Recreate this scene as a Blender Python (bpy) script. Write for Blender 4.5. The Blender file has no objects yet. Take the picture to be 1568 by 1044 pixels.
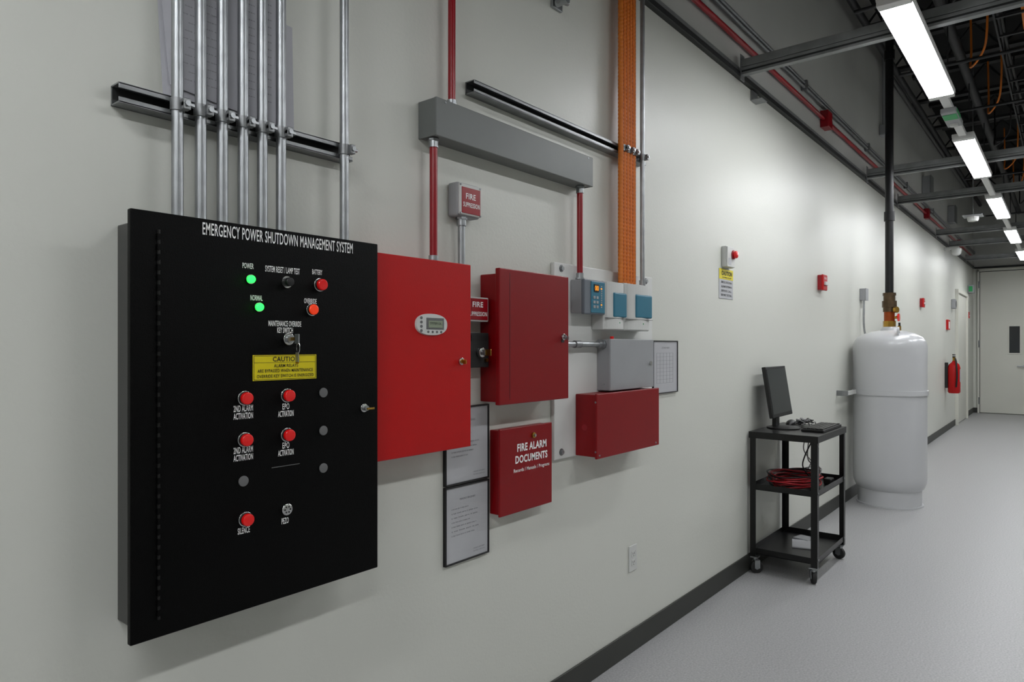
import bpy, bmesh, math, random
from mathutils import Vector, Matrix
random.seed(4)
SC = bpy.context.scene
COL = SC.collection

# ------------------------------------------------------------------ materials
def lin(h):
    h = h.lstrip('#')
    o = []
    for i in (0, 2, 4):
        c = int(h[i:i+2], 16) / 255
        o.append(c / 12.92 if c <= 0.04045 else ((c + 0.055) / 1.055) ** 2.4)
    return (*o, 1)

def mat(name, col, rough=0.5, metal=0.0, nscale=0, namt=0.0, bump=0.0, bscale=200, emit=0, ecol=None, coat=0, spec=None, detail=3):
    m = bpy.data.materials.new(name)
    m.use_nodes = True
    nt = m.node_tree
    b = nt.nodes['Principled BSDF']
    c = lin(col) if isinstance(col, str) else col
    b.inputs['Base Color'].default_value = c
    b.inputs['Roughness'].default_value = rough
    b.inputs['Metallic'].default_value = metal
    if coat:
        b.inputs['Coat Weight'].default_value = coat
        b.inputs['Coat Roughness'].default_value = 0.15
    if spec is not None:
        b.inputs['Specular IOR Level'].default_value = spec
    tc = nt.nodes.new('ShaderNodeTexCoord')
    if nscale:
        n = nt.nodes.new('ShaderNodeTexNoise')
        n.inputs['Scale'].default_value = nscale
        n.inputs['Detail'].default_value = detail
        nt.links.new(tc.outputs['Object'], n.inputs['Vector'])
        r = nt.nodes.new('ShaderNodeValToRGB')
        r.color_ramp.elements[0].position = 0.3
        r.color_ramp.elements[1].position = 0.7
        r.color_ramp.elements[0].color = tuple(max(0, v * (1 - namt)) for v in c[:3]) + (1,)
        r.color_ramp.elements[1].color = tuple(min(1, v * (1 + namt)) for v in c[:3]) + (1,)
        nt.links.new(n.outputs['Fac'], r.inputs['Fac'])
        nt.links.new(r.outputs['Color'], b.inputs['Base Color'])
    if bump:
        n2 = nt.nodes.new('ShaderNodeTexNoise')
        n2.inputs['Scale'].default_value = bscale
        n2.inputs['Detail'].default_value = 2
        nt.links.new(tc.outputs['Object'], n2.inputs['Vector'])
        bp = nt.nodes.new('ShaderNodeBump')
        bp.inputs['Strength'].default_value = bump
        bp.inputs['Distance'].default_value = 0.002
        nt.links.new(n2.outputs['Fac'], bp.inputs['Height'])
        nt.links.new(bp.outputs['Normal'], b.inputs['Normal'])
    if emit:
        b.inputs['Emission Color'].default_value = lin(ecol) if ecol else c
        b.inputs['Emission Strength'].default_value = emit
    return m

M = {}
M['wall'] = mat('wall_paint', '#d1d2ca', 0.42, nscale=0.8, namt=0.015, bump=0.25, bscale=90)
M['upper'] = mat('upper_wall_grey', '#b9bab6', 0.75, nscale=1.2, namt=0.06)  # greyer and a little darker than the wall below the trim
M['floor'] = mat('floor_vinyl', '#a1a1a1', 0.40, nscale=120, namt=0.2, detail=5)
M['ceil'] = mat('ceiling_black', '#1c1c1c', 0.9, nscale=2, namt=0.3)
M['base'] = mat('baseboard_rubber', '#30312d', 0.5, nscale=5, namt=0.05)
M['galv'] = mat('galvanised_conduit', '#a3a6a8', 0.38, 0.9, nscale=25, namt=0.12, bump=0.05, bscale=60)
M['galvd'] = mat('galvanised_strut', '#8a8c8d', 0.42, 0.75, nscale=20, namt=0.15)
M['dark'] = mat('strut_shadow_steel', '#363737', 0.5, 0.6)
M['darks'] = mat('ceiling_steel', '#808282', 0.5, 0.3, nscale=12, namt=0.15)
M['black'] = mat('black_powder_coat', '#010101', 0.42, nscale=400, namt=0.3, bump=0.35, bscale=700, spec=0.12)
M['blacks'] = mat('black_enclosure_side', '#444442', 0.38, 0.3)
M['hinge'] = mat('hinge_black', '#1d1d1c', 0.3, 0.4)
M['red'] = mat('red_enamel_bright', '#b20509', 0.36, nscale=3, namt=0.03, bump=0.15, bscale=400, spec=0.35)
M['red2'] = mat('red_enamel_dark', '#82010b', 0.36, nscale=3, namt=0.03, bump=0.15, bscale=400, spec=0.35)
M['redc'] = mat('red_conduit_paint', '#920818', 0.3, nscale=12, namt=0.08)
M['orange'] = mat('orange_plastic', '#dd7a22', 0.42, nscale=30, namt=0.06)
M['oranged'] = mat('orange_stripe', '#b05510', 0.5)
M['grey'] = mat('grey_enclosure', '#6c6f6d', 0.45, nscale=8, namt=0.03)
M['lgrey'] = mat('light_grey_enclosure', '#989a9c', 0.42, nscale=8, namt=0.03)
M['white'] = mat('white_plastic', '#cbccc9', 0.4, nscale=8, namt=0.02)
M['board'] = mat('white_backboard', '#d8d9d6', 0.5, nscale=3, namt=0.03)
M['tank'] = mat('tank_white_enamel', '#c3c4c6', 0.28, nscale=2, namt=0.02, bump=0.05, bscale=8, coat=0.3)
M['teal'] = mat('teal_panel', '#2a7088', 0.35, nscale=8, namt=0.04)
M['vgrey'] = mat('detector_grey', '#666d75', 0.45, nscale=8, namt=0.04)
M['txt'] = mat('white_lettering', '#f2f2f0', 0.5)
M['txtk'] = mat('black_lettering', '#101010', 0.5)
M['txtg'] = mat('grey_lettering', '#6c6c70', 0.6)
M['yellow'] = mat('yellow_label', '#dccb0c', 0.4, nscale=10, namt=0.02)
M['chrome'] = mat('chrome', '#d0d0d0', 0.15, 1.0)
M['brass'] = mat('brass', '#b08a40', 0.3, 1.0, nscale=20, namt=0.2)
M['copper'] = mat('red_brass_valve', '#9c4a24', 0.35, 0.8, nscale=20, namt=0.2)
M['bronze'] = mat('bronze_fitting', '#5a4a38', 0.4, 0.8, nscale=20, namt=0.2)
M['disc'] = mat('grey_plug', '#646464', 0.5)
M['btn'] = mat('red_button', '#c00c0c', 0.2, emit=0.12, ecol='#ff1010', coat=0.5)  # slight glow added to the red, though pushbuttons, plunger and handwheel are no lamps
M['amber'] = mat('amber_lamp', '#d8330a', 0.2, emit=0.35, ecol='#ff3a00', coat=0.5)
M['green'] = mat('green_lamp', '#20ff40', 0.2, emit=6, ecol='#18ff38')
M['paper'] = mat('paper', '#b4b5b8', 0.7, nscale=6, namt=0.04)
M['plan'] = mat('plan_paper', '#bcbcc2', 0.7, nscale=10, namt=0.05)
M['frame'] = mat('black_frame', '#1a1a1c', 0.4)
M['screen'] = mat('monitor_screen', '#343738', 0.22)
M['lcd'] = mat('lcd_green', '#8a947e', 0.3)
M['lcdk'] = mat('lcd_orange', '#e08a20', 0.3, emit=1.0, ecol='#ff9a20')
M['blk'] = mat('black_plastic', '#0a0a0a', 0.45, nscale=30, namt=0.2)
M['cart'] = mat('cart_black_steel', '#0d0d0d', 0.36, 0.2, nscale=40, namt=0.2)
M['pipek'] = mat('black_iron_pipe', '#1a1a1c', 0.42, 0.4, nscale=20, namt=0.2)
M['cpipe'] = mat('ceiling_pipe_grey', '#303032', 0.5, 0.2, nscale=10, namt=0.2)
M['lamp'] = mat('lamp_lens', '#ffffff', 0.4, emit=40, ecol='#fafcff')
M['fix'] = mat('fixture_white', '#dcdcda', 0.4)
M['door'] = mat('door_paint', '#d6d6cc', 0.45, nscale=2, namt=0.02)
M['glass'] = mat('door_glass', '#2b2f31', 0.1)
M['greenl'] = mat('green_label', '#2c9a58', 0.5)
M['rubber'] = mat('caster_rubber', '#1b1b1b', 0.6)
M['cabr'] = mat('cable_red', '#a01420', 0.45)
M['cabg'] = mat('cable_grey', '#8a8a8a', 0.45)

# ------------------------------------------------------------------ helpers
def root(name, loc):
    e = bpy.data.objects.new(name, None)
    e.empty_display_size = 0.05
    e.location = loc
    COL.objects.link(e)
    return e

def finish(name, bm, m, parent=None, smooth=False, origin=None):
    me = bpy.data.meshes.new(name)
    if parent is not None:
        off = Vector(parent.location)
    elif origin is not None:
        off = Vector(origin)
    else:
        vs = [v.co for v in bm.verts]
        off = Vector([(min(v[i] for v in vs) + max(v[i] for v in vs)) / 2 for i in range(3)])
    bmesh.ops.translate(bm, verts=bm.verts, vec=-off)
    bmesh.ops.recalc_face_normals(bm, faces=bm.faces)
    bm.to_mesh(me); bm.free()
    me.materials.append(m)
    if smooth:
        for p in me.polygons: p.use_smooth = True
        try: me.set_sharp_from_angle(angle=math.radians(40))
        except Exception: pass
    ob = bpy.data.objects.new(name, me)
    COL.objects.link(ob)
    if parent is not None:
        ob.parent = parent
    else:
        ob.location = off
    return ob

def box(name, x0, x1, y0, y1, z0, z1, m, parent=None, bev=0.0, rot=None, seg=2):
    bm = bmesh.new()
    bmesh.ops.create_cube(bm, size=1)
    S = Matrix.Diagonal((abs(x1-x0), abs(y1-y0), abs(z1-z0), 1))
    T = Matrix.Translation(((x0+x1)/2, (y0+y1)/2, (z0+z1)/2))
    bmesh.ops.transform(bm, matrix=S, verts=bm.verts)
    if bev:
        bmesh.ops.bevel(bm, geom=bm.edges[:], offset=bev, segments=seg, profile=0.5, affect='EDGES')
    if rot is not None:
        bmesh.ops.transform(bm, matrix=rot, verts=bm.verts)
    bmesh.ops.transform(bm, matrix=T, verts=bm.verts)
    return finish(name, bm, m, parent)

def cyl(name, p0, p1, r, m, parent=None, seg=24, r2=None, bev=0):
    p0 = Vector(p0); p1 = Vector(p1); d = p1 - p0
    bm = bmesh.new()
    bmesh.ops.create_cone(bm, cap_ends=True, segments=seg, radius1=r, radius2=r if r2 is None else r2, depth=d.length)
    if bev:
        es = [e for e in bm.edges if abs(e.verts[0].co.z - e.verts[1].co.z) < 1e-6]
        bmesh.ops.bevel(bm, geom=es, offset=bev, segments=3, profile=0.5, affect='EDGES')
    R = d.to_track_quat('Z', 'Y').to_matrix().to_4x4()
    bmesh.ops.transform(bm, matrix=Matrix.Translation((p0+p1)/2) @ R, verts=bm.verts)
    return finish(name, bm, m, parent, smooth=True)

def smoothpts(pts, n=8):
    P = [Vector(p) for p in pts]
    if len(P) < 3: return P
    Q = [P[0]*2-P[1]] + P + [P[-1]*2-P[-2]]
    out = []
    for i in range(1, len(Q)-2):
        a, b, c, d = Q[i-1], Q[i], Q[i+1], Q[i+2]
        for k in range(n):
            t = k/n
            out.append(0.5*((2*b)+(c-a)*t+(2*a-5*b+4*c-d)*t*t+(3*b-a-3*c+d)*t**3))
    out.append(P[-1])
    return out

def sweep(name, pts, r, m, parent=None, seg=10, smooth=True, n=8):
    P = smoothpts(pts, n) if smooth else [Vector(p) for p in pts]
    bm = bmesh.new()
    rings = []
    nrm = None
    for i, p in enumerate(P):
        t = (P[min(i+1, len(P)-1)] - P[max(i-1, 0)]).normalized()
        if nrm is None:
            nrm = t.orthogonal().normalized()
        else:
            nrm = (nrm - t*nrm.dot(t))
            if nrm.length < 1e-6: nrm = t.orthogonal()
            nrm.normalize()
        bi = t.cross(nrm)
        rings.append([bm.verts.new(p + (nrm*math.cos(a)+bi*math.sin(a))*r) for a in [2*math.pi*k/seg for k in range(seg)]])
    for a, b in zip(rings, rings[1:]):
        for k in range(seg):
            bm.faces.new((a[k], a[(k+1) % seg], b[(k+1) % seg], b[k]))
    bm.faces.new(rings[0][::-1]); bm.faces.new(rings[-1])
    return finish(name, bm, m, parent, smooth=True)

def lathe(name, cx, cy, prof, m, parent=None, seg=64):
    bm = bmesh.new()
    rings = []
    for r, z in prof:
        if r < 1e-5: rings.append([bm.verts.new((cx, cy, z))])
        else: rings.append([bm.verts.new((cx+r*math.cos(2*math.pi*k/seg), cy+r*math.sin(2*math.pi*k/seg), z)) for k in range(seg)])
    for a, b in zip(rings, rings[1:]):
        for k in range(seg):
            j = (k+1) % seg
            if len(a) == 1: bm.faces.new((a[0], b[j], b[k]))
            elif len(b) == 1: bm.faces.new((a[k], a[j], b[0]))
            else: bm.faces.new((a[k], a[j], b[j], b[k]))
    if len(rings[0]) > 1: bm.faces.new(rings[0][::-1])
    if len(rings[-1]) > 1: bm.faces.new(rings[-1])
    return finish(name, bm, m, parent, smooth=True)

def text(name, s, x0, x1, z0, z1, y, m, parent, bold=0.0, th=0.0006):
    """lettering fitted to a rectangle of the -Y facing surface at depth y"""
    cu = bpy.data.curves.new(name, 'FONT')
    cu.body = s; cu.size = 1; cu.extrude = 0.0; cu.resolution_u = 3
    cu.offset = bold
    cu.space_character = 1.08
    cu.align_x = 'CENTER'
    ob = bpy.data.objects.new(name, cu)
    COL.objects.link(ob)
    bpy.context.view_layer.update()
    me = bpy.data.meshes.new_from_object(ob)
    bpy.data.objects.remove(ob)
    xs = [v.co.x for v in me.vertices]; ys = [v.co.y for v in me.vertices]
    ax, bx, ay, by = min(xs), max(xs), min(ys), max(ys)
    off = Vector(parent.location)
    for v in me.vertices:
        u = (v.co.x-ax)/(bx-ax); w = (v.co.y-ay)/(by-ay)
        v.co = Vector((x0+(x1-x0)*u, y-th, z0+(z1-z0)*w)) - off
    me.name = name
    me.materials.append(m)
    o = bpy.data.objects.new(name, me)
    COL.objects.link(o)
    o.parent = parent
    return o

def textc(name, s, xc, zc, w, h, y, m, parent, bold=0.0):
    return text(name, s, xc-w/2, xc+w/2, zc-h/2, zc+h/2, y, m, parent, bold)

# ------------------------------------------------------------------ room shell
XE = 16.8; XB = -5.5; YR = -5.2; ZC = 4.75; ZT = 2.95
box('wall_left', XB, XE+0.2, 0, 0.2, 0, ZT, M['wall'])
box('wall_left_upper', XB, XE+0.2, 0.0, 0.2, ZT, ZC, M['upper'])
box('wall_right', XB, XE+0.2, YR-0.2, YR, 0, ZC, M['wall'])
box('wall_back', XB-0.2, XB, YR-0.2, 0.2, 0, ZC, M['wall'])
box('wall_end', XE, XE+0.2, YR, 0, 0, ZT, M['wall'])
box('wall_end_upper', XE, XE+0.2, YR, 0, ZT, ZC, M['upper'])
box('floor', XB, XE, YR, 0, -0.1, 0, M['floor'])
box('ceiling', XB, XE, YR, 0, ZC, ZC+0.15, M['ceil'])
# trim
box('baseboard_left', XB, 13.9, -0.009, 0, 0, 0.102, M['base'], bev=0.003)
box('baseboard_end', XE-0.009, XE, -0.07, 0, 0, 0.102, M['base'], bev=0.003)
box('baseboard_left_far', 15.45, XE-0.01, -0.009, 0, 0, 0.102, M['base'], bev=0.003)
box('baseboard_right', XB, XE, YR, YR+0.009, 0, 0.102, M['base'], bev=0.003)
box('trim_1', 2.0, XE-0.002, -0.03, 0, ZT-0.015, ZT+0.015, M['dark'], bev=0.002)
box('trim_2', 2.0, XE-0.002, -0.012, 0, ZT+0.015, ZT+0.055, M['darks'])
box('trim_3', XE-0.03, XE, YR, -0.03, ZT-0.015, ZT+0.015, M['dark'])

# side door (far left wall)
d2 = root('door_2', (14.7, 0, 0))
box('door_leaf', 13.98, 15.36, -0.02, 0, 0.01, 2.28, M['door'], d2, 0.002)
box('frame_near', 13.92, 13.98, -0.05, 0, 0, 2.34, M['door'], d2, 0.003)
box('frame_far', 15.36, 15.42, -0.05, 0, 0, 2.34, M['door'], d2, 0.003)
box('frame_head', 13.98, 15.36, -0.05, 0, 2.28, 2.34, M['door'], d2, 0.003)

# end door
d1 = root('door_1', (XE, -0.5, 0))
dy0, dy1 = -0.11, -0.93
box('door_leaf', XE-0.035, XE-0.002, dy1, dy0, 0.012, 2.86, M['door'], d1, 0.003)
box('leaf_gap_left', XE-0.0365, XE-0.034, dy0-0.010, dy0, 0.0, 2.87, M['base'], d1)
box('leaf_gap_top', XE-0.0365, XE-0.034, dy1, dy0, 2.856, 2.87, M['base'], d1)
box('frame_left', XE-0.06, XE-0.001, dy0, dy0+0.035, 0, 2.91, M['door'], d1, 0.003)
box('frame_right', XE-0.06, XE-0.001, dy1-0.05, dy1, 0, 2.91, M['door'], d1, 0.003)
box('frame_head', XE-0.06, XE-0.001, dy1-0.05, dy0+0.035, 2.87, 2.92, M['door'], d1, 0.003)
box('vision_frame', XE-0.045, XE-0.03, -0.80, -0.57, 1.19, 1.78, M['door'], d1, 0.003)
box('vision_glass', XE-0.047, XE-0.04, -0.77, -0.60, 1.22, 1.75, M['glass'], d1)
for i, z in enumerate((0.25, 1.4, 2.6)):
    cyl('hinge_%d' % i, (XE-0.062, dy0+0.004, z-0.07), (XE-0.062, dy0+0.004, z+0.07), 0.014, M['galvd'], d1, 10)
cyl('lever_rose', (XE-0.05, -0.85, 0.96), (XE-0.03, -0.85, 0.96), 0.03, M['galv'], d1)
box('lever', XE-0.09, XE-0.075, -0.87, -0.73, 0.95, 0.97, M['galv'], d1, 0.004)
cyl('lever_neck', (XE-0.085, -0.85, 0.96), (XE-0.04, -0.85, 0.96), 0.01, M['galv'], d1, 12)

# ------------------------------------------------------------------ black panel
e = root('emergency_power_shutdown_panel', (0.85, -0.06, 1.21))
box('enclosure_body', 0.574, 1.13, -0.108, 0, 0.804, 1.614, M['blacks'], e, 0.003)
box('door_back_lip', 0.556, 1.147, -0.112, -0.106, 0.797, 1.624, M['blk'], e)
box('door_flange', 0.550, 1.153, -0.125, -0.110, 0.792, 1.630, M['black'], e, 0.0022)
cyl('piano_hinge', (0.602, -0.1255, 0.828), (0.602, -0.1255, 1.595), 0.0028, M['hinge'], e, 10)
for k in range(38):
    z = 0.835 + k*0.02
    box('hinge_knuckle_%d' % k, 0.5985, 0.6055, -0.1292, -0.1248, z, z+0.012, M['black'], e)
Y = -0.1252
text('title_text', 'EMERGENCY POWER SHUTDOWN MANAGEMENT SYSTEM', 0.690, 1.072, 1.5965, 1.6225, Y, M['txt'], e, 0.010)
def lbl(s, x, z, w, h=0.0105): textc('label_text', s, x, z, w, h*1.15, Y, M['txt'], e, 0.012)
lbl('POWER', 0.791, 1.541, 0.026); lbl('SYSTEM RESET / LAMP TEST', 0.876, 1.539, 0.088, 0.012); lbl('BATTERY', 0.968, 1.542, 0.028)
lbl('NORMAL', 0.811, 1.472, 0.029); lbl('OVERRIDE', 0.949, 1.472, 0.034)
lbl('MAINTENANCE OVERRIDE', 0.882, 1.417, 0.084, 0.011); lbl('KEY SWITCH', 0.882, 1.4020, 0.040, 0.011)
for x, zz, a in ((0.780, 1.231, '2ND ALARM'), (0.780, 1.141, '2ND ALARM'), (0.884, 1.228, 'EPO'), (0.884, 1.139, 'EPO')):
    lbl(a, x, zz, 0.045 if a[0] == '2' else 0.018, 0.012)
    lbl('ACTIVATION', x, zz-0.0165, 0.045 if a[0] == '2' else 0.040, 0.012)
lbl('SILENCE', 0.781, 0.966, 0.028, 0.012); lbl('PEZO', 0.882, 0.967, 0.018, 0.012)
def button(x, z, m, nm, r=0.0135, prot=0.014):
    cyl(nm+'_bezel', (x, -0.125, z), (x, -0.129, z), r*1.12, M['chrome'], e, 28, bev=0.001)
    cyl(nm+'_collar', (x, -0.128, z), (x, -0.134, z), r*0.98, M['blk'], e, 28)
    cyl(nm+'_cap', (x, -0.131, z), (x, -0.125-prot, z), r*0.92, m, e, 28, bev=0.003)
for i, (x, z) in enumerate(((0.782, 1.253), (0.886, 1.253), (0.782, 1.163), (0.886, 1.163), (0.784, 0.990), (0.974, 1.512))):
    button(x, z, M['btn'], 'red_button_%d' % i, 0.0145, 0.018)
button(0.952, 1.452, M['amber'], 'amber_lamp')
for i, (x, z) in enumerate(((0.796, 1.512), (0.816, 1.452))):
    cyl('green_led_bezel_%d' % i, (x, -0.125, z), (x, -0.129, z), 0.0105, M['chrome'], e, 24)
    cyl('green_led_%d' % i, (x, -0.127, z), (x, -0.136, z), 0.0085, M['green'], e, 20, bev=0.003)
cyl('reset_knob_base', (0.884, -0.125, 1.512), (0.884, -0.131, 1.512), 0.0135, M['chrome'], e)
cyl('reset_knob_cap', (0.884, -0.129, 1.512), (0.884, -0.145, 1.512), 0.010, M['blk'], e, bev=0.002)
for i, (x, z) in enumerate(((0.985, 1.254), (0.985, 1.163), (0.985, 1.073), (0.780, 1.073))):
    cyl('grey_plug_%d' % i, (x, -0.125, z), (x, -0.128, z), 0.0115, M['disc'], e, 28, bev=0.001)
box('scratch_slot', 0.848, 0.92, -0.1258, -0.125, 1.0915, 1.0930, M['disc'], e)
cyl('pezo_base', (0.884, -0.125, 0.993), (0.884, -0.133, 0.993), 0.0135, M['chrome'], e, bev=0.002)
for k in range(6):
    a = k*math.pi/3
    cyl('pezo_hole_%d' % k, (0.884+0.007*math.cos(a), -0.1335, 0.993+0.007*math.sin(a)), (0.884+0.007*math.cos(a), -0.1328, 0.993+0.007*math.sin(a)), 0.002, M['blk'], e, 10)
# key switch with key ring
cyl('key_switch_base', (0.888, -0.125, 1.382), (0.888, -0.133, 1.382), 0.014, M['chrome'], e, bev=0.001)
cyl('key_switch_barrel', (0.888, -0.133, 1.382), (0.888, -0.141, 1.382), 0.009, M['galv'], e)
box('key_blade', 0.8865, 0.8895, -0.158, -0.14, 1.378, 1.386, M['brass'], e)
box('key_bow', 0.8865, 0.8895, -0.172, -0.156, 1.371, 1.393, M['galv'], e, 0.001)
sweep('key_ring', [(0.888+0.0, -0.168+0.006*math.cos(a), 1.362+0.012*math.sin(a)) for a in [2*math.pi*k/16 for k in range(17)]], 0.0009, M['chrome'], e, 6)
box('hanging_key_1', 0.885, 0.8865, -0.174, -0.162, 1.330, 1.352, M['galv'], e, 0.0005)
box('hanging_key_2', 0.890, 0.8915, -0.166, -0.154, 1.326, 1.350, M['brass'], e, 0.0005)
# caution label
box('caution_label', 0.802, 0.965, -0.1262, -0.125, 1.289, 1.346, M['yellow'], e)
for (a, b, c, d_) in ((0.804, 0.963, 1.3435, 1.3445), (0.804, 0.963, 1.2905, 1.2915), (0.804, 0.805, 1.2905, 1.3445), (0.962, 0.963, 1.2905, 1.3445), (0.804, 0.963, 1.3285, 1.3292)):
    box('caution_border', a, b, -0.1266, -0.126, c, d_, M['txtk'], e)
YY = -0.1264
textc('caution_text', 'CAUTION', 0.884, 1.3365, 0.068, 0.011, YY, M['txtk'], e, 0.02)
textc('caution_text', 'ALARM RELAYS', 0.884, 1.3215, 0.062, 0.0075, YY, M['txtk'], e, 0.012)
textc('caution_text', 'ARE BYPASSED WHEN MAINTENANCE', 0.884, 1.3105, 0.142, 0.0075, YY, M['txtk'], e, 0.012)
textc('caution_text', 'OVERRIDE KEY SWITCH IS ENERGIZED', 0.884, 1.2985, 0.146, 0.0075, YY, M['txtk'], e, 0.012)
# latch
cyl('latch_base', (1.105, -0.125, 1.209), (1.105, -0.131, 1.209), 0.011, M['chrome'], e, bev=0.001)
box('latch_handle', 1.1035, 1.1265, -0.145, -0.138, 1.205, 1.210, M['brass'], e, 0.001)
cyl('latch_core', (1.105, -0.131, 1.209), (1.105, -0.142, 1.209), 0.0065, M['galv'], e)

# ------------------------------------------------------------------ wall strut channels & conduits
def strut_x(nm, x0, x1, z0, z1, d, clamps=(), rad=0.0117):
    r_ = root(nm, ((x0+x1)/2, -d/2, (z0+z1)/2))
    t = 0.003
    box('back_web', x0, x1, -t-0.001, -0.0005, z0, z1, M['galvd'], r_)
    box('top_flange', x0, x1, -d, -0.001, z1-t, z1, M['galvd'], r_)
    box('bottom_flange', x0, x1, -d, -0.001, z0, z0+t, M['galvd'], r_)
    h = (z1-z0)
    box('top_lip', x0, x1, -d, -d+t, z1-h*0.29, z1, M['galvd'], r_, 0.001)
    box('bottom_lip', x0, x1, -d, -d+t, z0, z0+h*0.29, M['galvd'], r_, 0.001)
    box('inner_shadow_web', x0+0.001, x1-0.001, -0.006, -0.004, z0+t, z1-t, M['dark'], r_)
    for i, (x, yc, rr) in enumerate(clamps):
        zc = (z0+z1)/2
        cyl('clamp_strap_%d' % i, (x, yc, zc-0.013), (x, yc, zc+0.013), rr+0.003, M['galvd'], r_, 20)
        box('clamp_ear_%d' % i, x+0.002, x+0.017, yc-rr-0.014, yc-rr+0.004, zc-0.012, zc+0.012, M['galvd'], r_, 0.002)
        cyl('clamp_screw_%d' % i, (x+0.009, yc-rr-0.019, zc), (x+0.009, yc-rr, zc), 0.006, M['galv'], r_, 8)
        cyl('clamp_nut_%d' % i, (x+0.002, yc-rr-0.007, zc), (x+0.026, yc-rr-0.007, zc), 0.005, M['galv'], r_, 6)
    return r_
CX = [0.672, 0.722, 0.771, 0.820, 0.868, 0.917]
YC = -0.053
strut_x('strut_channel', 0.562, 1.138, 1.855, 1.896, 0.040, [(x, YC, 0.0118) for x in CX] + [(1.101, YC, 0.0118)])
for i, x in enumerate(CX + [1.101]):
    c = root('metal_conduit', (x, YC, 2.2))
    cyl('tube', (x, YC, 1.614), (x, YC, 3.4), 0.0117, M['galv'], c, 24)
    cyl('connector', (x, YC, 1.614), (x, YC, 1.636), 0.0145, M['galv'], c, 20)
# plans tucked behind the conduits (thin sheets lying close to the wall)
pp = root('building_plans', (0.82, -0.01, 2.1))
def sheet(nm, quad, y, m, par, n=8):
    bm = bmesh.new()
    def layer(dy):
        g = []
        for j in range(n+1):
            row = []
            for i in range(n+1):
                u, v = i/n, j/n
                a = Vector(quad[0])*(1-u)+Vector(quad[1])*u
                b = Vector(quad[3])*(1-u)+Vector(quad[2])*u
                p = a*(1-v)+b*v
                row.append(bm.verts.new((p.x, y + dy + 0.0012*math.sin(u*5+v*3), p.y)))
            g.append(row)
        return g
    F = layer(0); B = layer(0.0008)
    for j in range(n):
        for i in range(n):
            bm.faces.new((F[j][i], F[j][i+1], F[j+1][i+1], F[j+1][i]))
            bm.faces.new((B[j][i], B[j+1][i], B[j+1][i+1], B[j][i+1]))
    for i in range(n):
        bm.faces.new((F[0][i], B[0][i], B[0][i+1], F[0][i+1])); bm.faces.new((F[n][i], F[n][i+1], B[n][i+1], B[n][i]))
        bm.faces.new((F[i][0], F[i+1][0], B[i+1][0], B[i][0])); bm.faces.new((F[i][n], B[i][n], B[i+1][n], F[i+1][n]))
    return finish(nm, bm, m, par, smooth=False)
sheet('plan_sheet_back', [(0.70, 1.898), (0.984, 1.898), (0.980, 2.165), (0.690, 2.175)], -0.004, M['plan'], pp)
sheet('plan_sheet_mid', [(0.662, 1.905), (0.945, 1.90), (0.957, 2.42), (0.632, 2.45)], -0.0085, M['plan'], pp)
sheet('plan_sheet_front', [(0.674, 1.93), (0.935, 1.90), (0.940, 2.20), (0.650, 2.19)], -0.013, M['plan'], pp)
for k in range(16):
    z = 1.95 + k*0.018
    textc('plan_print', 'ooe nao ren aoeu', 0.745+0.01*math.sin(k*2.1), z, 0.08, 0.0024, -0.0146, M['txtg'], pp)
    textc('plan_print', 'aen oor nae', 0.885, z+0.006, 0.06, 0.0024, -0.0146, M['txtg'], pp)
for x in (0.69, 0.795, 0.843, 0.930):
    box('plan_line', x, x+0.0012, -0.0152, -0.0144, 1.95, 2.17, M['txtg'], pp)

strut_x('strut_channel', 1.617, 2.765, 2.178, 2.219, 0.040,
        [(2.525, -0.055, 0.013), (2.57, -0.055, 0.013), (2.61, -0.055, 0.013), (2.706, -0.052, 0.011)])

# wireway
w = root('wireway_trough', (1.84, -0.04, 2.04))
box('body', 1.418, 2.262, -0.072, 0, 1.988, 2.095, M['grey'], w, 0.002)
box('cover', 1.412, 2.265, -0.076, -0.066, 1.985, 2.099, M['grey'], w, 0.0025)
box('end_plate_left', 1.4115, 1.416, -0.073, 0, 1.986, 2.097, M['grey'], w, 0.001)
box('end_plate_right', 2.262, 2.2665, -0.073, 0, 1.986, 2.097, M['grey'], w, 0.001)
for x in (1.45, 2.23):
    cyl('cover_screw', (x, -0.078, 2.09), (x, -0.075, 2.09), 0.003, M['galv'], w, 10)

def redpipe(x, z0, z1, y=-0.04, bot=True, topc=True):
    c = root('red_conduit', (x, y, (z0+z1)/2))
    cyl('tube', (x, y, z0), (x, y, z1), 0.0117, M['redc'], c, 24)
    if bot:
        cyl('connector_bottom', (x, y, z0), (x, y, z0+0.024), 0.0148, M['galv'], c, 18)
        cyl('locknut_bottom', (x, y, z0), (x, y, z0+0.006), 0.018, M['galv'], c, 8)
    if topc:
        cyl('connector_top', (x, y, z1-0.026), (x, y, z1), 0.0148, M['galv'], c, 18)
        cyl('locknut_top', (x, y, z1-0.006), (x, y, z1), 0.018, M['galv'], c, 8)
redpipe(1.514, 2.098, 3.6, topc=False)
redpipe(1.436, 1.612, 1.985)
redpipe(2.226, 1.625, 1.985)

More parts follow.
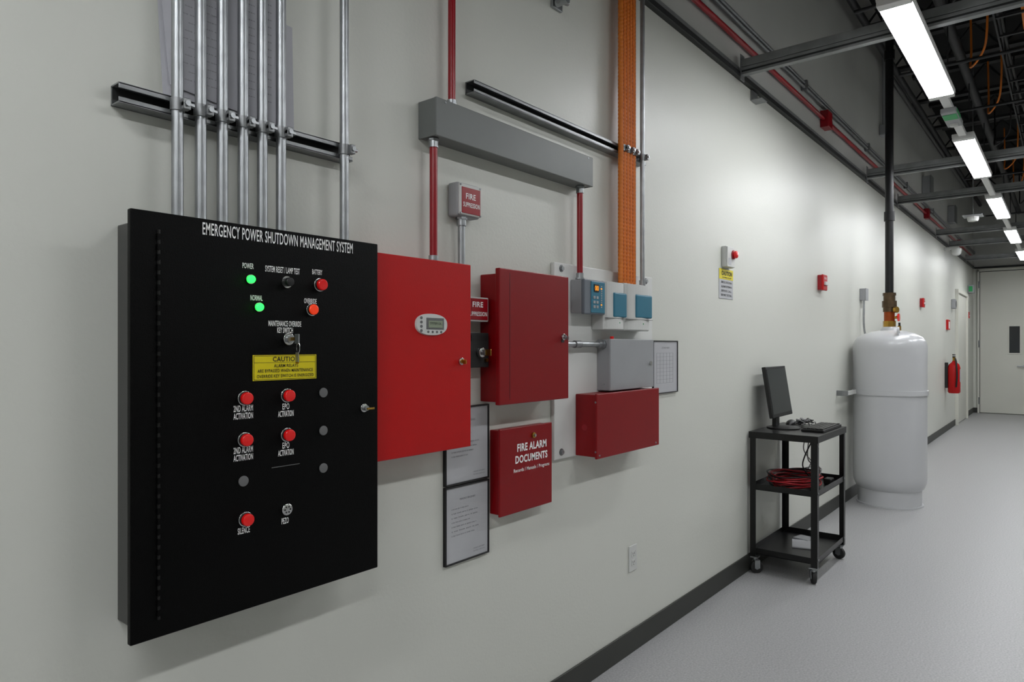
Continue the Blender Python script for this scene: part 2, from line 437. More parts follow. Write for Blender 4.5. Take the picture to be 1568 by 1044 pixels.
# orange conduits
for i in range(5):
    x = 2.514+0.026*i; y = -0.055
    o = root('orange_conduit', (x, y, 2.4))
    bm = bmesh.new()
    seg = 12; z = 1.630; rings = []
    while z < 3.3:
        for dr, dz in ((0.0, 0.0), (0.0011, 0.004), (0.0011, 0.008), (0.0, 0.012)):
            rings.append([bm.verts.new((x+(0.0114+dr)*math.cos(2*math.pi*k/seg), y+(0.0114+dr)*math.sin(2*math.pi*k/seg), z+dz)) for k in range(seg)])
        z += 0.016
    for a, b in zip(rings, rings[1:]):
        for k in range(seg): bm.faces.new((a[k], a[(k+1) % seg], b[(k+1) % seg], b[k]))
    bm.faces.new(rings[0][::-1]); bm.faces.new(rings[-1])
    finish('ribbed_tube', bm, M['orange'], o, smooth=True)
    box('print_stripe', x-0.0008, x+0.0008, y-0.0130, y-0.0113, 1.635, 3.29, M['oranged'], o)
c = root('metal_conduit', (2.706, -0.052, 2.4))
cyl('tube', (2.706, -0.052, 1.632), (2.706, -0.052, 3.3), 0.0105, M['galv'], c)
cyl('connector', (2.706, -0.052, 1.632), (2.706, -0.052, 1.655), 0.014, M['galv'], c)

# small pipe stub high on wall
b = root('pipe_clamp', (2.111, -0.03, 2.66))
box('plate', 2.085, 2.15, -0.012, 0, 2.642, 2.672, M['galv'], b, 0.002)
cyl('stub', (2.10, -0.02, 2.655), (2.10, -0.07, 2.655), 0.014, M['galv'], b)
cyl('strap', (2.085, -0.035, 2.655), (2.15, -0.035, 2.67), 0.010, M['galvd'], b)

# ------------------------------------------------------------------ red panel 1
r = root('fire_suppression_control_panel', (1.355, -0.05, 1.335))
box('cabinet', 1.180, 1.530, -0.092, 0, 1.064, 1.609, M['red'], r, 0.003)
box('door', 1.160, 1.535, -0.101, -0.090, 1.060, 1.613, M['red'], r, 0.0025)
def oval(nm, xc, zc, a, bb, y0, y1, m, par, n=40, p=2.4):
    bm = bmesh.new()
    def ring(y, s):
        return [bm.verts.new((xc+s*a*math.copysign(abs(math.cos(t))**(2/p), math.cos(t)), y, zc+s*bb*math.copysign(abs(math.sin(t))**(2/p), math.sin(t)))) for t in [2*math.pi*k/n for k in range(n)]]
    A = ring(y0, 1); B_ = ring(y1, 0.96)
    for k in range(n): bm.faces.new((A[k], A[(k+1) % n], B_[(k+1) % n], B_[k]))
    bm.faces.new(A); bm.faces.new(B_)
    return finish(nm, bm, m, par)
oval('display_bezel', 1.3665, 1.427, 0.0625, 0.031, -0.101, -0.107, M['white'], r)
box('lcd_frame', 1.343, 1.412, -0.1085, -0.106, 1.413, 1.446, M['disc'], r, 0.001)
box('lcd', 1.350, 1.405, -0.1095, -0.108, 1.418, 1.438, M['lcd'], r)
textc('lcd_text', 'SYSTEM OK', 1.377, 1.430, 0.045, 0.007, -0.1096, M['txtk'], r)
for k in range(4):
    cyl('keypad_key_%d' % k, (1.323, -0.1085, 1.445-0.012*k), (1.323, -0.106, 1.445-0.012*k), 0.0042, M['disc'], r, 14)
for k in range(4):
    cyl('soft_key_%d' % k, (1.350+0.017*k, -0.1085, 1.406), (1.350+0.017*k, -0.106, 1.406), 0.0035, M['disc'], r, 14)
cyl('lock_barrel', (1.489, -0.101, 1.320), (1.489, -0.108, 1.320), 0.011, M['chrome'], r, bev=0.001)
cyl('lock_core', (1.489, -0.107, 1.320), (1.489, -0.114, 1.320), 0.0065, M['brass'], r)
box('key', 1.487, 1.491, -0.125, -0.112, 1.312, 1.324, M['brass'], r, 0.001)

# small sign and key switch between panels
s = root('fire_suppression_sign', (1.62, -0.02, 1.484))
box('sign_box', 1.565, 1.675, -0.05, 0, 1.444, 1.522, M['white'], s, 0.003)
box('sign_face', 1.570, 1.668, -0.053, -0.049, 1.449, 1.517, M['redc'], s, 0.001)
textc('sign_text', 'FIRE', 1.619, 1.498, 0.05, 0.017, -0.0532, M['txt'], s, 0.02)
textc('sign_text', 'SUPPRESSION', 1.619, 1.468, 0.088, 0.014, -0.0532, M['txt'], s, 0.015)
s = root('abort_key_switch', (1.62, -0.02, 1.355))
box('switch_box', 1.575, 1.672, -0.045, 0, 1.30, 1.405, M['blk'], s, 0.003)
box('switch_plate', 1.572, 1.676, -0.05, -0.044, 1.297, 1.408, M['dark'], s, 0.002)
box('label_plate', 1.590, 1.665, -0.052, -0.049, 1.382, 1.400, M['txtk'], s)
cyl('key_barrel', (1.63, -0.05, 1.345), (1.63, -0.066, 1.345), 0.016, M['chrome'], s, bev=0.002)
cyl('key_core', (1.63, -0.066, 1.345), (1.63, -0.078, 1.345), 0.009, M['galvd'], s)
box('key_handle', 1.628, 1.632, -0.10, -0.076, 1.335, 1.355, M['brass'], s, 0.001)
cyl('indicator', (1.66, -0.05, 1.32), (1.66, -0.058, 1.32), 0.006, M['brass'], s)

# fire suppression notification box above
s = root('fire_suppression_alarm_box', (1.585, -0.03, 1.825))
box('back_box', 1.535, 1.640, -0.045, 0, 1.772, 1.878, M['lgrey'], s, 0.008, seg=3)
box('front_plate', 1.537, 1.636, -0.052, -0.044, 1.776, 1.874, M['white'], s, 0.004)
box('red_label', 1.546, 1.631, -0.054, -0.051, 1.781, 1.862, M['redc'], s, 0.001)
textc('label_text', 'FIRE', 1.585, 1.835, 0.045, 0.018, -0.0542, M['txt'], s, 0.02)
textc('label_text', 'SUPPRESSION', 1.588, 1.808, 0.076, 0.015, -0.0542, M['txt'], s, 0.015)
for x, z in ((1.541, 1.868), (1.632, 1.868), (1.541, 1.780), (1.632, 1.780)):
    cyl('corner_screw', (x, -0.055, z), (x, -0.051, z), 0.003, M['galv'], s, 8)
c = root('metal_conduit', (1.572, -0.03, 1.69))
cyl('tube', (1.572, -0.026, 1.525), (1.572, -0.026, 1.772), 0.0117, M['galv'], c)
cyl('connector', (1.572, -0.026, 1.745), (1.572, -0.026, 1.772), 0.015, M['galv'], c)
cyl('locknut', (1.572, -0.026, 1.765), (1.572, -0.026, 1.772), 0.019, M['galv'], c, 8)

# ------------------------------------------------------------------ red panel 2
r = root('fire_alarm_control_panel', (1.875, -0.05, 1.395))
box('cabinet', 1.690, 2.056, -0.078, 0, 1.182, 1.602, M['red2'], r, 0.003)
box('door', 1.677, 2.069, -0.095, -0.076, 1.174, 1.618, M['red2'], r, 0.003)
box('hinge_groove', 1.728, 1.7295, -0.0955, -0.0948, 1.19, 1.605, M['frame'], r)
cyl('lock_barrel', (2.030, -0.095, 1.398), (2.030, -0.103, 1.398), 0.012, M['chrome'], r, bev=0.001)
cyl('lock_core', (2.030, -0.102, 1.398), (2.030, -0.111, 1.398), 0.007, M['galv'], r)
box('key', 2.028, 2.032, -0.123, -0.109, 1.388, 1.400, M['galv'], r, 0.001)
box('lock_shadow_plate', 2.022, 2.04, -0.0958, -0.095, 1.378, 1.388, M['frame'], r)

# ------------------------------------------------------------------ document box
r = root('fire_alarm_document_box', (1.878, -0.025, 0.94))
box('cabinet', 1.738, 2.020, -0.044, 0, 0.800, 1.083, M['red2'], r, 0.003)
box('door', 1.730, 2.026, -0.051, -0.043, 0.795, 1.088, M['red2'], r, 0.003)
text('lettering', 'FIRE ALARM', 1.822, 1.990, 1.003, 1.030, -0.0513, M['txt'], r, 0.03)
text('lettering', 'DOCUMENTS', 1.812, 1.996, 0.963, 0.990, -0.0513, M['txt'], r, 0.03)
text('lettering', 'Records / Manuals / Programs', 1.803, 2.008, 0.930, 0.946, -0.0513, M['txt'], r, 0.012)
cyl('lock', (1.912, -0.051, 1.052), (1.912, -0.058, 1.052), 0.010, M['brass'], r, bev=0.001)
cyl('lock_core', (1.912, -0.057, 1.052), (1.912, -0.063, 1.052), 0.005, M['galv'], r)

# ------------------------------------------------------------------ framed documents
def framed(nm, x0, x1, z0, z1, kind):
    f = root(nm, ((x0+x1)/2, -0.005, (z0+z1)/2))
    t = 0.005
    box('backing', x0, x1, -0.006, 0, z0, z1, M['frame'], f)
    box('frame_left', x0, x0+t, -0.012, -0.001, z0, z1, M['frame'], f, 0.001)
    box('frame_right', x1-t, x1, -0.012, -0.001, z0, z1, M['frame'], f, 0.001)
    box('frame_top', x0, x1, -0.012, -0.001, z1-t, z1, M['frame'], f, 0.001)
    box('frame_bottom', x0, x1, -0.012, -0.001, z0, z0+t, M['frame'], f, 0.001)
    box('document', x0+t, x1-t, -0.0075, -0.005, z0+t, z1-t, M['paper'], f)
    W = x1-x0
    y = -0.0077
    if kind == 'doc':
        textc('print', 'EMERGENCY PROCEDURES', (x0+x1)/2, z1-0.045, W*0.35, 0.006, y, M['txtg'], f)
        for k in range(7):
            ww = W*(0.3+0.35*random.random())
            text('print', 'a nae inom aero ni amen oreu naes on'[:20+int(12*random.random())], x0+0.03, x0+0.03+ww, z1-0.075-0.014*k, z1-0.070-0.014*k, y, M['txtg'], f)
        text('print', 'revision and owner', x1-0.075, x1-0.02, z0+0.028, z0+0.033, y, M['txtg'], f)
        text('print', 'facility address', x1-0.075, x1-0.02, z0+0.018, z0+0.023, y, M['txtg'], f)
    else:
        for k in range(9):
            z = z1-0.06-k*0.018
            box('grid_h', x0+0.04, x1-0.05, -0.0079, -0.0074, z, z+0.0008, M['txtg'], f)
        for k in range(6):
            x = x0+0.04+k*(W-0.09)/5
            box('grid_v', x, x+0.0008, -0.0079, -0.0074, z1-0.204, z1-0.06, M['txtg'], f)
        textc('print', 'ZONE MAP', (x0+x1)/2, z1-0.035, 0.08, 0.008, y, M['txtg'], f)
framed('framed_document', 1.516, 1.723, 0.926, 1.172, 'doc')
framed('framed_document', 1.516, 1.723, 0.676, 0.922, 'doc')
framed('framed_zone_chart', 2.889, 3.148, 1.138, 1.391, 'chart')

# ------------------------------------------------------------------ backboard group
b = root('equipment_backboard', (2.47, -0.01, 1.31))
box('board', 2.086, 2.865, -0.018, 0, 0.935, 1.682, M['board'], b, 0.004)
for x, z in ((2.132, 1.66), (2.132, 0.962), (2.80, 1.66)):
    cyl('washer', (x, -0.018, z), (x, -0.0195, z), 0.014, M['galvd'], b)
    cyl('bolt_head', (x, -0.0195, z), (x, -0.027, z), 0.009, M['galv'], b, 6)
yb = -0.018
v = root('smoke_sampling_detector', (2.26, -0.05, 1.55))
box('rear_case', 2.192, 2.335, -0.075, yb, 1.492, 1.622, M['lgrey'], v, 0.004)
box('front_bezel', 2.188, 2.338, -0.086, -0.07, 1.488, 1.622, M['vgrey'], v, 0.004)
box('display_panel', 2.232, 2.332, -0.089, -0.085, 1.494, 1.616, M['teal'], v, 0.002)
box('digit_display', 2.25, 2.285, -0.091, -0.088, 1.575, 1.605, M['blk'], v)
textc('digits', '00', 2.2675, 1.590, 0.026, 0.02, -0.0912, M['lcdk'], v, 0.02)
for k in range(10):
    box('bargraph_%d' % k, 2.300, 2.308, -0.0905, -0.0885, 1.515+0.009*k, 1.520+0.009*k, M['lcdk'] if k in (1, 8) else M['lgrey'], v)
for k in range(3):
    for j in range(2):
        box('key_%d_%d' % (k, j), 2.245+0.022*j, 2.260+0.022*j, -0.091, -0.0885, 1.512+0.018*k, 1.523+0.018*k, M['lgrey'], v, 0.001)
def module(x0, x1, z0, z1):
    q = root('addressable_power_module', ((x0+x1)/2, -0.05, (z0+z1)/2))
    box('case', x0, x1, -0.076, yb, z0, z1, M['white'], q, 0.006, seg=3)
    bm = bmesh.new(); n = 12; W = x1-x0
    A = []; B_ = []
    for k in range(n+1):
        t = k/n
        yy = -0.074-0.020*math.sin(math.pi*t)**0.6 if 0 < k < n else -0.074
        A.append(bm.verts.new((x0+0.003+(W-0.006)*t, yy, z0+0.004))); B_.append(bm.verts.new((x0+0.003+(W-0.006)*t, yy, z1-0.004)))
    for k in range(n): bm.faces.new((A[k], A[k+1], B_[k+1], B_[k]))
    bm.faces.new(A); bm.faces.new(B_[::-1])
    bm.faces.new((A[0], B_[0], B_[-1], A[-1]))
    finish('bulged_cover', bm, M['white'], q)
    zm = z1-0.145
    box('teal_label', x0+W*0.30, x1-W*0.05, -0.0965, -0.080, zm, z1-0.045, M['teal'], q, 0.006, seg=3)
    box('cover_seam', x0+0.004, x1-0.004, -0.0945, -0.080, z0+0.047, z0+0.0485, M['disc'], q)
    cyl('status_led', (x0+W*0.6, -0.0945, z0+0.03), (x0+W*0.6, -0.090, z0+0.03), 0.003, M['greenl'], q, 10)
module(2.342, 2.503, 1.430, 1.627)
module(2.506, 2.727, 1.430, 1.630)
g = root('electrical_enclosure', (2.57, -0.05, 1.29))
box('body', 2.386, 2.748, -0.074, yb, 1.184, 1.392, M['lgrey'], g, 0.003)
box('cover', 2.382, 2.752, -0.084, -0.072, 1.184, 1.394, M['lgrey'], g, 0.003)
cyl('lock', (2.718, -0.084, 1.29), (2.718, -0.090, 1.29), 0.009, M['chrome'], g)
for z in (1.21, 1.36): cyl('side_screw', (2.3815, -0.05, z), (2.386, -0.05, z), 0.003, M['galv'], g, 8)
cyl('red_plunger', (2.45, -0.05, 1.392), (2.45, -0.05, 1.405), 0.008, M['btn'], g, 12)
c = root('conduit_nipple', (2.2, -0.05, 1.37))
cyl('tube', (2.066, -0.045, 1.372), (2.386, -0.045, 1.372), 0.011, M['galv'], c)
for x in (2.075, 2.36): cyl('coupling', (x-0.012, -0.045, 1.372), (x+0.018, -0.045, 1.372), 0.0155, M['galv'], c, 18)
cyl('locknut', (2.376, -0.045, 1.372), (2.386, -0.045, 1.372), 0.02, M['galv'], c, 8)
cyl('center_coupling', (2.18, -0.045, 1.372), (2.22, -0.045, 1.372), 0.0145, M['galvd'], c, 18)
r = root('battery_cabinet', (2.48, -0.06, 1.06))
box('body', 2.228, 2.728, -0.112, yb, 0.938, 1.178, M['red2'], r, 0.003)
box('cover', 2.222, 2.733, -0.120, -0.110, 0.932, 1.182, M['red2'], r, 0.003)
for z in (0.96, 1.15): cyl('cover_screw', (2.2215, -0.114, z), (2.226, -0.114, z), 0.004, M['galv'], r, 8)
for x in (2.24, 2.70): cyl('face_screw', (x, -0.1225, 0.945), (x, -0.119, 0.945), 0.004, M['galv'], r, 8)
cyl('side_knockout', (2.2275, -0.06, 1.05), (2.229, -0.06, 1.05), 0.012, M['redc'], r)

# ------------------------------------------------------------------ outlet
o = root('wall_outlet', (2.708, 0, 0.418))
box('plate', 2.673, 2.743, -0.006, 0, 0.361, 0.475, M['white'], o, 0.002)
for z in (0.399, 0.437):
    box('receptacle', 2.691, 2.725, -0.008, -0.005, z-0.014, z+0.014, M['white'], o, 0.003)
    for x in (2.701, 2.714): box('slot', x-0.001, x+0.001, -0.0085, -0.0078, z-0.002, z+0.007, M['blk'], o)
    cyl('ground_hole', (2.708, -0.0085, z-0.008), (2.708, -0.0078, z-0.008), 0.0022, M['blk'], o, 10)

# ------------------------------------------------------------------ strobe + caution sign
s = root('fire_alarm_strobe', (3.80, -0.02, 1.865))
box('back_box', 3.72, 3.835, -0.03, 0, 1.808, 1.927, M['white'], s, 0.006, seg=3)
box('face_plate', 3.722, 3.833, -0.036, -0.028, 1.810, 1.924, M['white'], s, 0.004)
cyl('red_button_collar', (3.80, -0.036, 1.882), (3.80, -0.044, 1.882), 0.026, M['redc'], s, bev=0.002)
cyl('red_mushroom_button', (3.80, -0.044, 1.882), (3.80, -0.062, 1.882), 0.021, M['btn'], s, bev=0.006)
box('label', 3.735, 3.775, -0.0368, -0.0355, 1.82, 1.86, M['paper'], s)
s = root('caution_sign', (3.785, 0, 1.74))
box('plate', 3.682, 3.885, -0.003, 0, 1.632, 1.800, M['paper'], s, 0.001)
box('yellow_header', 3.682, 3.885, -0.0036, -0.0028, 1.742, 1.800, M['yellow'], s)
textc('header_text', 'CAUTION', 3.79, 1.776, 0.15, 0.026, -0.0038, M['txtk'], s, 0.03)
for k, t in enumerate(('SMOKE DETECTION', 'ALARM SYSTEM IN', 'SERVICE CALL', 'BEFORE TESTING')):
    textc('body_text', t, 3.785, 1.725-0.024*k, 0.15, 0.012, -0.0034, M['txtk'], s, 0.01)
textc('header_sub', 'EQUIPMENT ROOM', 3.79, 1.752, 0.13, 0.009, -0.0038, M['txtk'], s, 0.01)

def pull(x, z, nm='fire_alarm_pull_station', dd=0.045):
    p = root(nm, (x, -0.02, z))
    box('back_box', x-0.055, x+0.055, -0.03, 0, z-0.058, z+0.058, M['redc'], p, 0.004)
    box('face', x-0.058, x+0.058, -dd, -0.028, z-0.061, z+0.061, M['red'], p, 0.006)
    box('handle', x-0.035, x+0.035, -dd-0.014, -dd+0.002, z-0.022, z+0.006, M['white'], p, 0.003)
    textc('text', 'FIRE', x, z+0.032, 0.06, 0.016, -dd-0.0005, M['txt'], p)
pull(5.67, 1.858)
pull(10.38, 1.93)
pull(15.65, 1.95)
# sign + extinguisher
s = root('fire_extinguisher_sign', (12.92, 0, 1.69))
box('plate', 12.80, 13.04, -0.03, 0, 1.62, 1.78, M['red'], s, 0.003)
box('pictogram', 12.86, 12.98, -0.032, -0.029, 1.64, 1.75, M['txt'], s)
s = root('fire_extinguisher', (12.7, -0.12, 0.9))
lathe('cylinder', 12.7, -0.12, [(0.0, 0.62), (0.07, 0.62), (0.085, 0.64), (0.085, 1.02), (0.07, 1.07), (0.03, 1.11), (0.022, 1.13), (0, 1.13)], M['red'], s, 32)
cyl('valve', (12.7, -0.12, 1.12), (12.7, -0.12, 1.19), 0.02, M['brass'], s)
box('handle', 12.62, 12.76, -0.135, -0.105, 1.18, 1.20, M['blk'], s, 0.004)
box('lever', 12.60, 12.76, -0.135, -0.105, 1.215, 1.23, M['blk'], s, 0.004)
sweep('hose', [(12.68, -0.14, 1.16), (12.60, -0.16, 1.10), (12.59, -0.17, 0.9), (12.60, -0.16, 0.72)], 0.013, M['blk'], s)
box('label', 12.66, 12.74, -0.207, -0.2, 0.8, 1.0, M['paper'], s)
box('wall_bracket', 12.66, 12.74, -0.04, 0, 0.7, 1.1, M['blk'], s)
# misc far devices
s = root('wall_speaker', (13.5, -0.03, 2.06))
box('body', 13.42, 13.58, -0.06, 0, 1.98, 2.14, M['lgrey'], s, 0.01)
cyl('grille', (13.5, -0.06, 2.06), (13.5, -0.066, 2.06), 0.05, M['disc'], s)
s = root('exit_light_box', (15.9, -0.06, 2.45))
box('body', 15.8, 16.0, -0.10, 0, 2.38, 2.54, M['lgrey'], s, 0.01)
box('green_face', 15.79, 15.80, -0.08, -0.02, 2.41, 2.51, M['greenl'], s)
s = root('security_camera', (12.6, -0.12, 2.85))
box('mount', 12.55, 12.65, -0.20, 0, 2.86, 2.90, M['white'], s, 0.005)
lathe('dome', 12.6, -0.16, [(0, 2.76), (0.04, 2.77), (0.065, 2.80), (0.07, 2.84), (0.07, 2.87), (0, 2.87)], M['white'], s, 28)
# small box with flexible drop near tank
s = root('tank_junction_box', (7.05, -0.03, 1.85))
box('box', 7.0, 7.10, -0.05, 0, 1.79, 1.90, M['lgrey'], s, 0.004)
box('cover', 6.998, 7.102, -0.054, -0.049, 1.788, 1.902, M['lgrey'], s, 0.002)
sweep('flex_conduit', [(7.03, -0.03, 1.79), (7.02, -0.03, 1.6), (7.03, -0.04, 1.48), (7.06, -0.07, 1.42), (7.05, -0.10, 1.36)], 0.009, M['galv'], s)

# ------------------------------------------------------------------ tank
TX, TY = 6.68, -0.305
t = root('water_expansion_tank', (TX, TY, 0.75))
prof = [(0.0, 0.10), (0.16, 0.10), (0.22, 0.115), (0.262, 0.15), (0.280, 0.20), (0.284, 0.24), (0.284, 0.945), (0.289, 0.950), (0.291, 0.96), (0.289, 0.97), (0.284, 0.975), (0.286, 1.34),
        (0.284, 1.37), (0.274, 1.405), (0.250, 1.438), (0.20, 1.468), (0.14, 1.488), (0.08, 1.498), (0.0, 1.502)]
lathe('vessel', TX, TY, prof, M['tank'], t, 72)
lathe('base_ring', TX, TY, [(0.235, 0.0), (0.245, 0.0), (0.245, 0.14), (0.235, 0.14)], M['tank'], t, 64)
lathe('base_flange', TX, TY, [(0.20, 0.0), (0.258, 0.0), (0.258, 0.012), (0.20, 0.012)], M['tank'], t, 64)
lathe('top_boss', TX, TY, [(0.0, 1.49), (0.07, 1.49), (0.065, 1.515), (0.05, 1.53), (0.0, 1.53)], M['tank'], t, 32)
cyl('air_valve', (TX+0.16, TY-0.05, 1.47), (TX+0.16, TY-0.05, 1.54), 0.014, M['brass'], t, 12)
cyl('air_valve_cap', (TX+0.16, TY-0.05, 1.54), (TX+0.16, TY-0.05, 1.57), 0.009, M['blk'], t, 12)
sweep('lifting_eye', [(TX-0.20, TY-0.10, 1.455), (TX-0.205, TY-0.10, 1.50), (TX-0.175, TY-0.10, 1.515), (TX-0.15, TY-0.10, 1.47)], 0.008, M['tank'], t)
lathe('seismic_strap', TX, TY, [(0.285, 0.945), (0.294, 0.945), (0.294, 0.985), (0.285, 0.985)], M['tank'], t, 64)
box('strap_arm_left', TX-0.50, TX-0.17, -0.085, -0.065, 0.95, 0.985, M['white'], t, 0.002)
box('strap_foot_left', TX-0.505, TX-0.485, -0.088, 0, 0.945, 0.99, M['galvd'], t, 0.002)
box('strap_arm_right', TX+0.17, TX+0.55, -0.085, -0.065, 0.95, 0.985, M['white'], t, 0.002)
box('strap_foot_right', TX+0.535, TX+0.555, -0.088, 0, 0.945, 0.99, M['galvd'], t, 0.002)
p = root('tank_supply_pipe', (TX, TY, 2.6))
cyl('brass_union', (TX, TY, 1.53), (TX, TY, 1.58), 0.050, M['brass'], p, 8)
cyl('valve_body', (TX, TY, 1.58), (TX, TY, 1.66), 0.042, M['copper'], p)
cyl('valve_stem', (TX, TY-0.036, 1.61), (TX, TY-0.070, 1.61), 0.012, M['brass'], p, 12)
cyl('red_handwheel', (TX, TY-0.066, 1.61), (TX, TY-0.078, 1.61), 0.034, M['btn'], p, 16)
cyl('gauge_body', (TX-0.04, TY-0.05, 1.675), (TX-0.05, TY-0.07, 1.675), 0.026, M['brass'], p, 20)
box('valve_handle', TX-0.01, TX+0.10, TY-0.062, TY-0.052, 1.60, 1.625, M['redc'], p, 0.003)
cyl('reducer', (TX, TY, 1.66), (TX, TY, 1.70), 0.05, M['bronze'], p, 16)
cyl('union_nut', (TX, TY, 1.70), (TX, TY, 1.755), 0.058, M['bronze'], p, 8)
cyl('coupling', (TX, TY, 1.755), (TX, TY, 1.80), 0.046, M['bronze'], p)
cyl('cap_nut', (TX, TY, 1.80), (TX, TY, 1.825), 0.052, M['bronze'], p, 8)
cyl('riser', (TX, TY, 1.82), (TX, TY, 4.75), 0.033, M['pipek'], p, 28)
for z in (2.45, 3.85): cyl('coupling_%d' % int(z*10), (TX, TY, z), (TX, TY, z+0.08), 0.042, M['pipek'], p, 28)
cyl('branch', (TX, TY, 3.72), (TX+6, TY-0.02, 3.72), 0.022, M['pipek'], p, 16)

# ------------------------------------------------------------------ cart
cx0, cx1, cy0, cy1 = 4.11, 4.74, -0.405, -0.02
k = root('utility_cart', ((cx0+cx1)/2, (cy0+cy1)/2, 0))
H = 0.845
for i, (x, y, sx, sy) in enumerate(((cx0, cy0, 1, 1), (cx1, cy0, -1, 1), (cx0, cy1, 1, -1), (cx1, cy1, -1, -1))):
    box('leg_%d_a' % (i+1), x, x+sx*0.035, y, y+sy*0.003, 0.095, H, M['cart'], k)
    box('leg_%d_b' % (i+1), x, x+sx*0.003, y, y+sy*0.035, 0.095, H, M['cart'], k)
    xc, yc = x+sx*0.018, y+sy*0.024
    box('caster_plate_%d' % i, xc-0.022, xc+0.022, yc-0.022, yc+0.022, 0.088, 0.096, M['galv'], k, 0.001)
    cyl('caster_stem_%d' % i, (xc, yc, 0.07), (xc, yc, 0.095), 0.010, M['galv'], k, 14)
    a = 0.5 + i*0.9
    dx, dy = math.cos(a), math.sin(a)
    wx, wy = xc+dx*0.014, yc+dy*0.010
    if y == cy1: wy = yc-0.012
    nx, ny = -dy, dx
    cyl('caster_wheel_%d' % i, (wx-nx*0.012, wy-ny*0.012, 0.037), (wx+nx*0.012, wy+ny*0.012, 0.037), 0.037, M['rubber'], k, 28, bev=0.004)
    cyl('caster_hub_%d' % i, (wx-nx*0.014, wy-ny*0.014, 0.037), (wx+nx*0.014, wy+ny*0.014, 0.037), 0.014, M['galv'], k, 16)
    R = Matrix.Rotation(a, 4, 'Z')
    for sgn in (-1, 1):
        box('caster_fork_%d' % i, wx+nx*sgn*0.017-0.016, wx+nx*sgn*0.017+0.016, wy+ny*sgn*0.017-0.0015, wy+ny*sgn*0.017+0.0015, 0.030, 0.078, M['galv'], k, 0, R)
    box('caster_yoke_%d' % i, wx-0.016, wx+0.016, wy-0.019, wy+0.019, 0.074, 0.079, M['galv'], k, 0, R)
for nm, z, lip in (('top', H-0.03, 0.03), ('middle', 0.50, 0.035), ('bottom', 0.115, 0.035)):
    g_ = 0.0035
    x0, x1, y0, y1 = cx0+g_, cx1-g_, cy0+g_, cy1-g_
    if nm == 'top':
        box(nm+'_shelf', cx0-0.006, cx1+0.006, cy0-0.006, cy1+0.006, H-0.002, H+0.004, M['cart'], k, 0.0015)
        zl, zh = H-0.035, H
        x0, x1, y0, y1 = cx0-0.005, cx1+0.005, cy0-0.005, cy1+0.005
    else:
        box(nm+'_shelf', x0, x1, y0, y1, z, z+0.003, M['cart'], k)
        zl, zh = z, z+lip
    box(nm+'_lip_front', x0, x1, y0, y0+0.002, zl, zh, M['cart'], k)
    box(nm+'_lip_back', x0, x1, y1-0.002, y1, zl, zh, M['cart'], k)
    box(nm+'_lip_near', x0, x0+0.002, y0, y1, zl, zh, M['cart'], k)
    box(nm+'_lip_far', x1-0.002, x1, y0, y1, zl, zh, M['cart'], k)
for x, y in ((cx0, cy0), (cx1, cy0)):
    for z in (0.14, 0.52, 0.82, 0.79): cyl('bolt', (x+(0.02 if x == cx0 else -0.02), y-0.003, z), (x+(0.02 if x == cx0 else -0.02), y, z), 0.006, M['galvd'], k, 8)
HT = H+0.004
# monitor
m = root('computer_monitor', (4.38, -0.13, HT))
Rt = Matrix.Rotation(math.radians(-9), 4, 'X')
def mon(nm, x0, x1, y0, y1, z0, z1, mt, bev=0.002):
    bm = bmesh.new(); bmesh.ops.create_cube(bm, size=1)
    bmesh.ops.transform(bm, matrix=Matrix.Diagonal((x1-x0, y1-y0, z1-z0, 1)), verts=bm.verts)
    if bev: bmesh.ops.bevel(bm, geom=bm.edges[:], offset=bev, segments=2, profile=0.5, affect='EDGES')
    bmesh.ops.transform(bm, matrix=Matrix.Translation(((x0+x1)/2, (y0+y1)/2, (z0+z1)/2)), verts=bm.verts)
    bmesh.ops.transform(bm, matrix=Matrix.Translation((0, -0.118, HT+0.075)) @ Rt, verts=bm.verts)
    return finish(nm, bm, mt, m)
mon('bezel', 4.20, 4.575, -0.012, 0.012, 0.0, 0.315, M['blk'], 0.004)
mon('screen', 4.215, 4.560, -0.0135, -0.011, 0.022, 0.298, M['screen'], 0)
mon('rear_bulge', 4.28, 4.50, 0.010, 0.030, 0.07, 0.22, M['blk'], 0.008)
box('stand_neck', 4.355, 4.425, -0.095, -0.070, HT+0.01, HT+0.20, M['blk'], m, 0.004)
lathe('stand_base', 4.39, -0.13, [(0, HT), (0.10, HT), (0.10, HT+0.008), (0.06, HT+0.016), (0, HT+0.018)], M['blk'], m, 40)
# keyboard, mouse, cables
q = root('computer_keyboard', (4.52, -0.33, HT))
box('case', 4.30, 4.71, -0.39, -0.26, HT, HT+0.016, M['blk'], q, 0.004)
for j in range(5):
    for i in range(15):
        x = 4.312+i*0.0262; y = -0.382+j*0.0235
        box('key_%d_%d' % (j, i), x, x+0.022, y, y+0.019, HT+0.015, HT+0.022, M['cart'], q)
q = root('computer_mouse', (4.62, -0.12, HT))
bm = bmesh.new(); bmesh.ops.create_uvsphere(bm, u_segments=20, v_segments=12, radius=1)
for v_ in bm.verts:
    v_.co = Vector((4.64+v_.co.x*0.055, -0.10+v_.co.y*0.032, HT+max(0, v_.co.z)*0.032))
finish('mouse_shell', bm, M['blk'], q, smooth=True)
q = root('desk_cables', (4.6, -0.16, HT))
for i in range(7):
    pts = [(4.51+0.16*random.random(), -0.15-0.09*random.random(), HT+0.006+0.04*random.random()) for _ in range(7)]
    sweep('cable_%d' % i, pts, 0.003, M['blk'] if i % 3 else M['cabg'], q, 6)
sweep('hanging_cable_1', [(4.66, -0.22, HT+0.008), (4.755, -0.22, HT+0.008), (4.765, -0.22, 0.72), (4.765, -0.20, 0.62), (4.70, -0.19, 0.56)], 0.004, M['cabg'], q, 8)
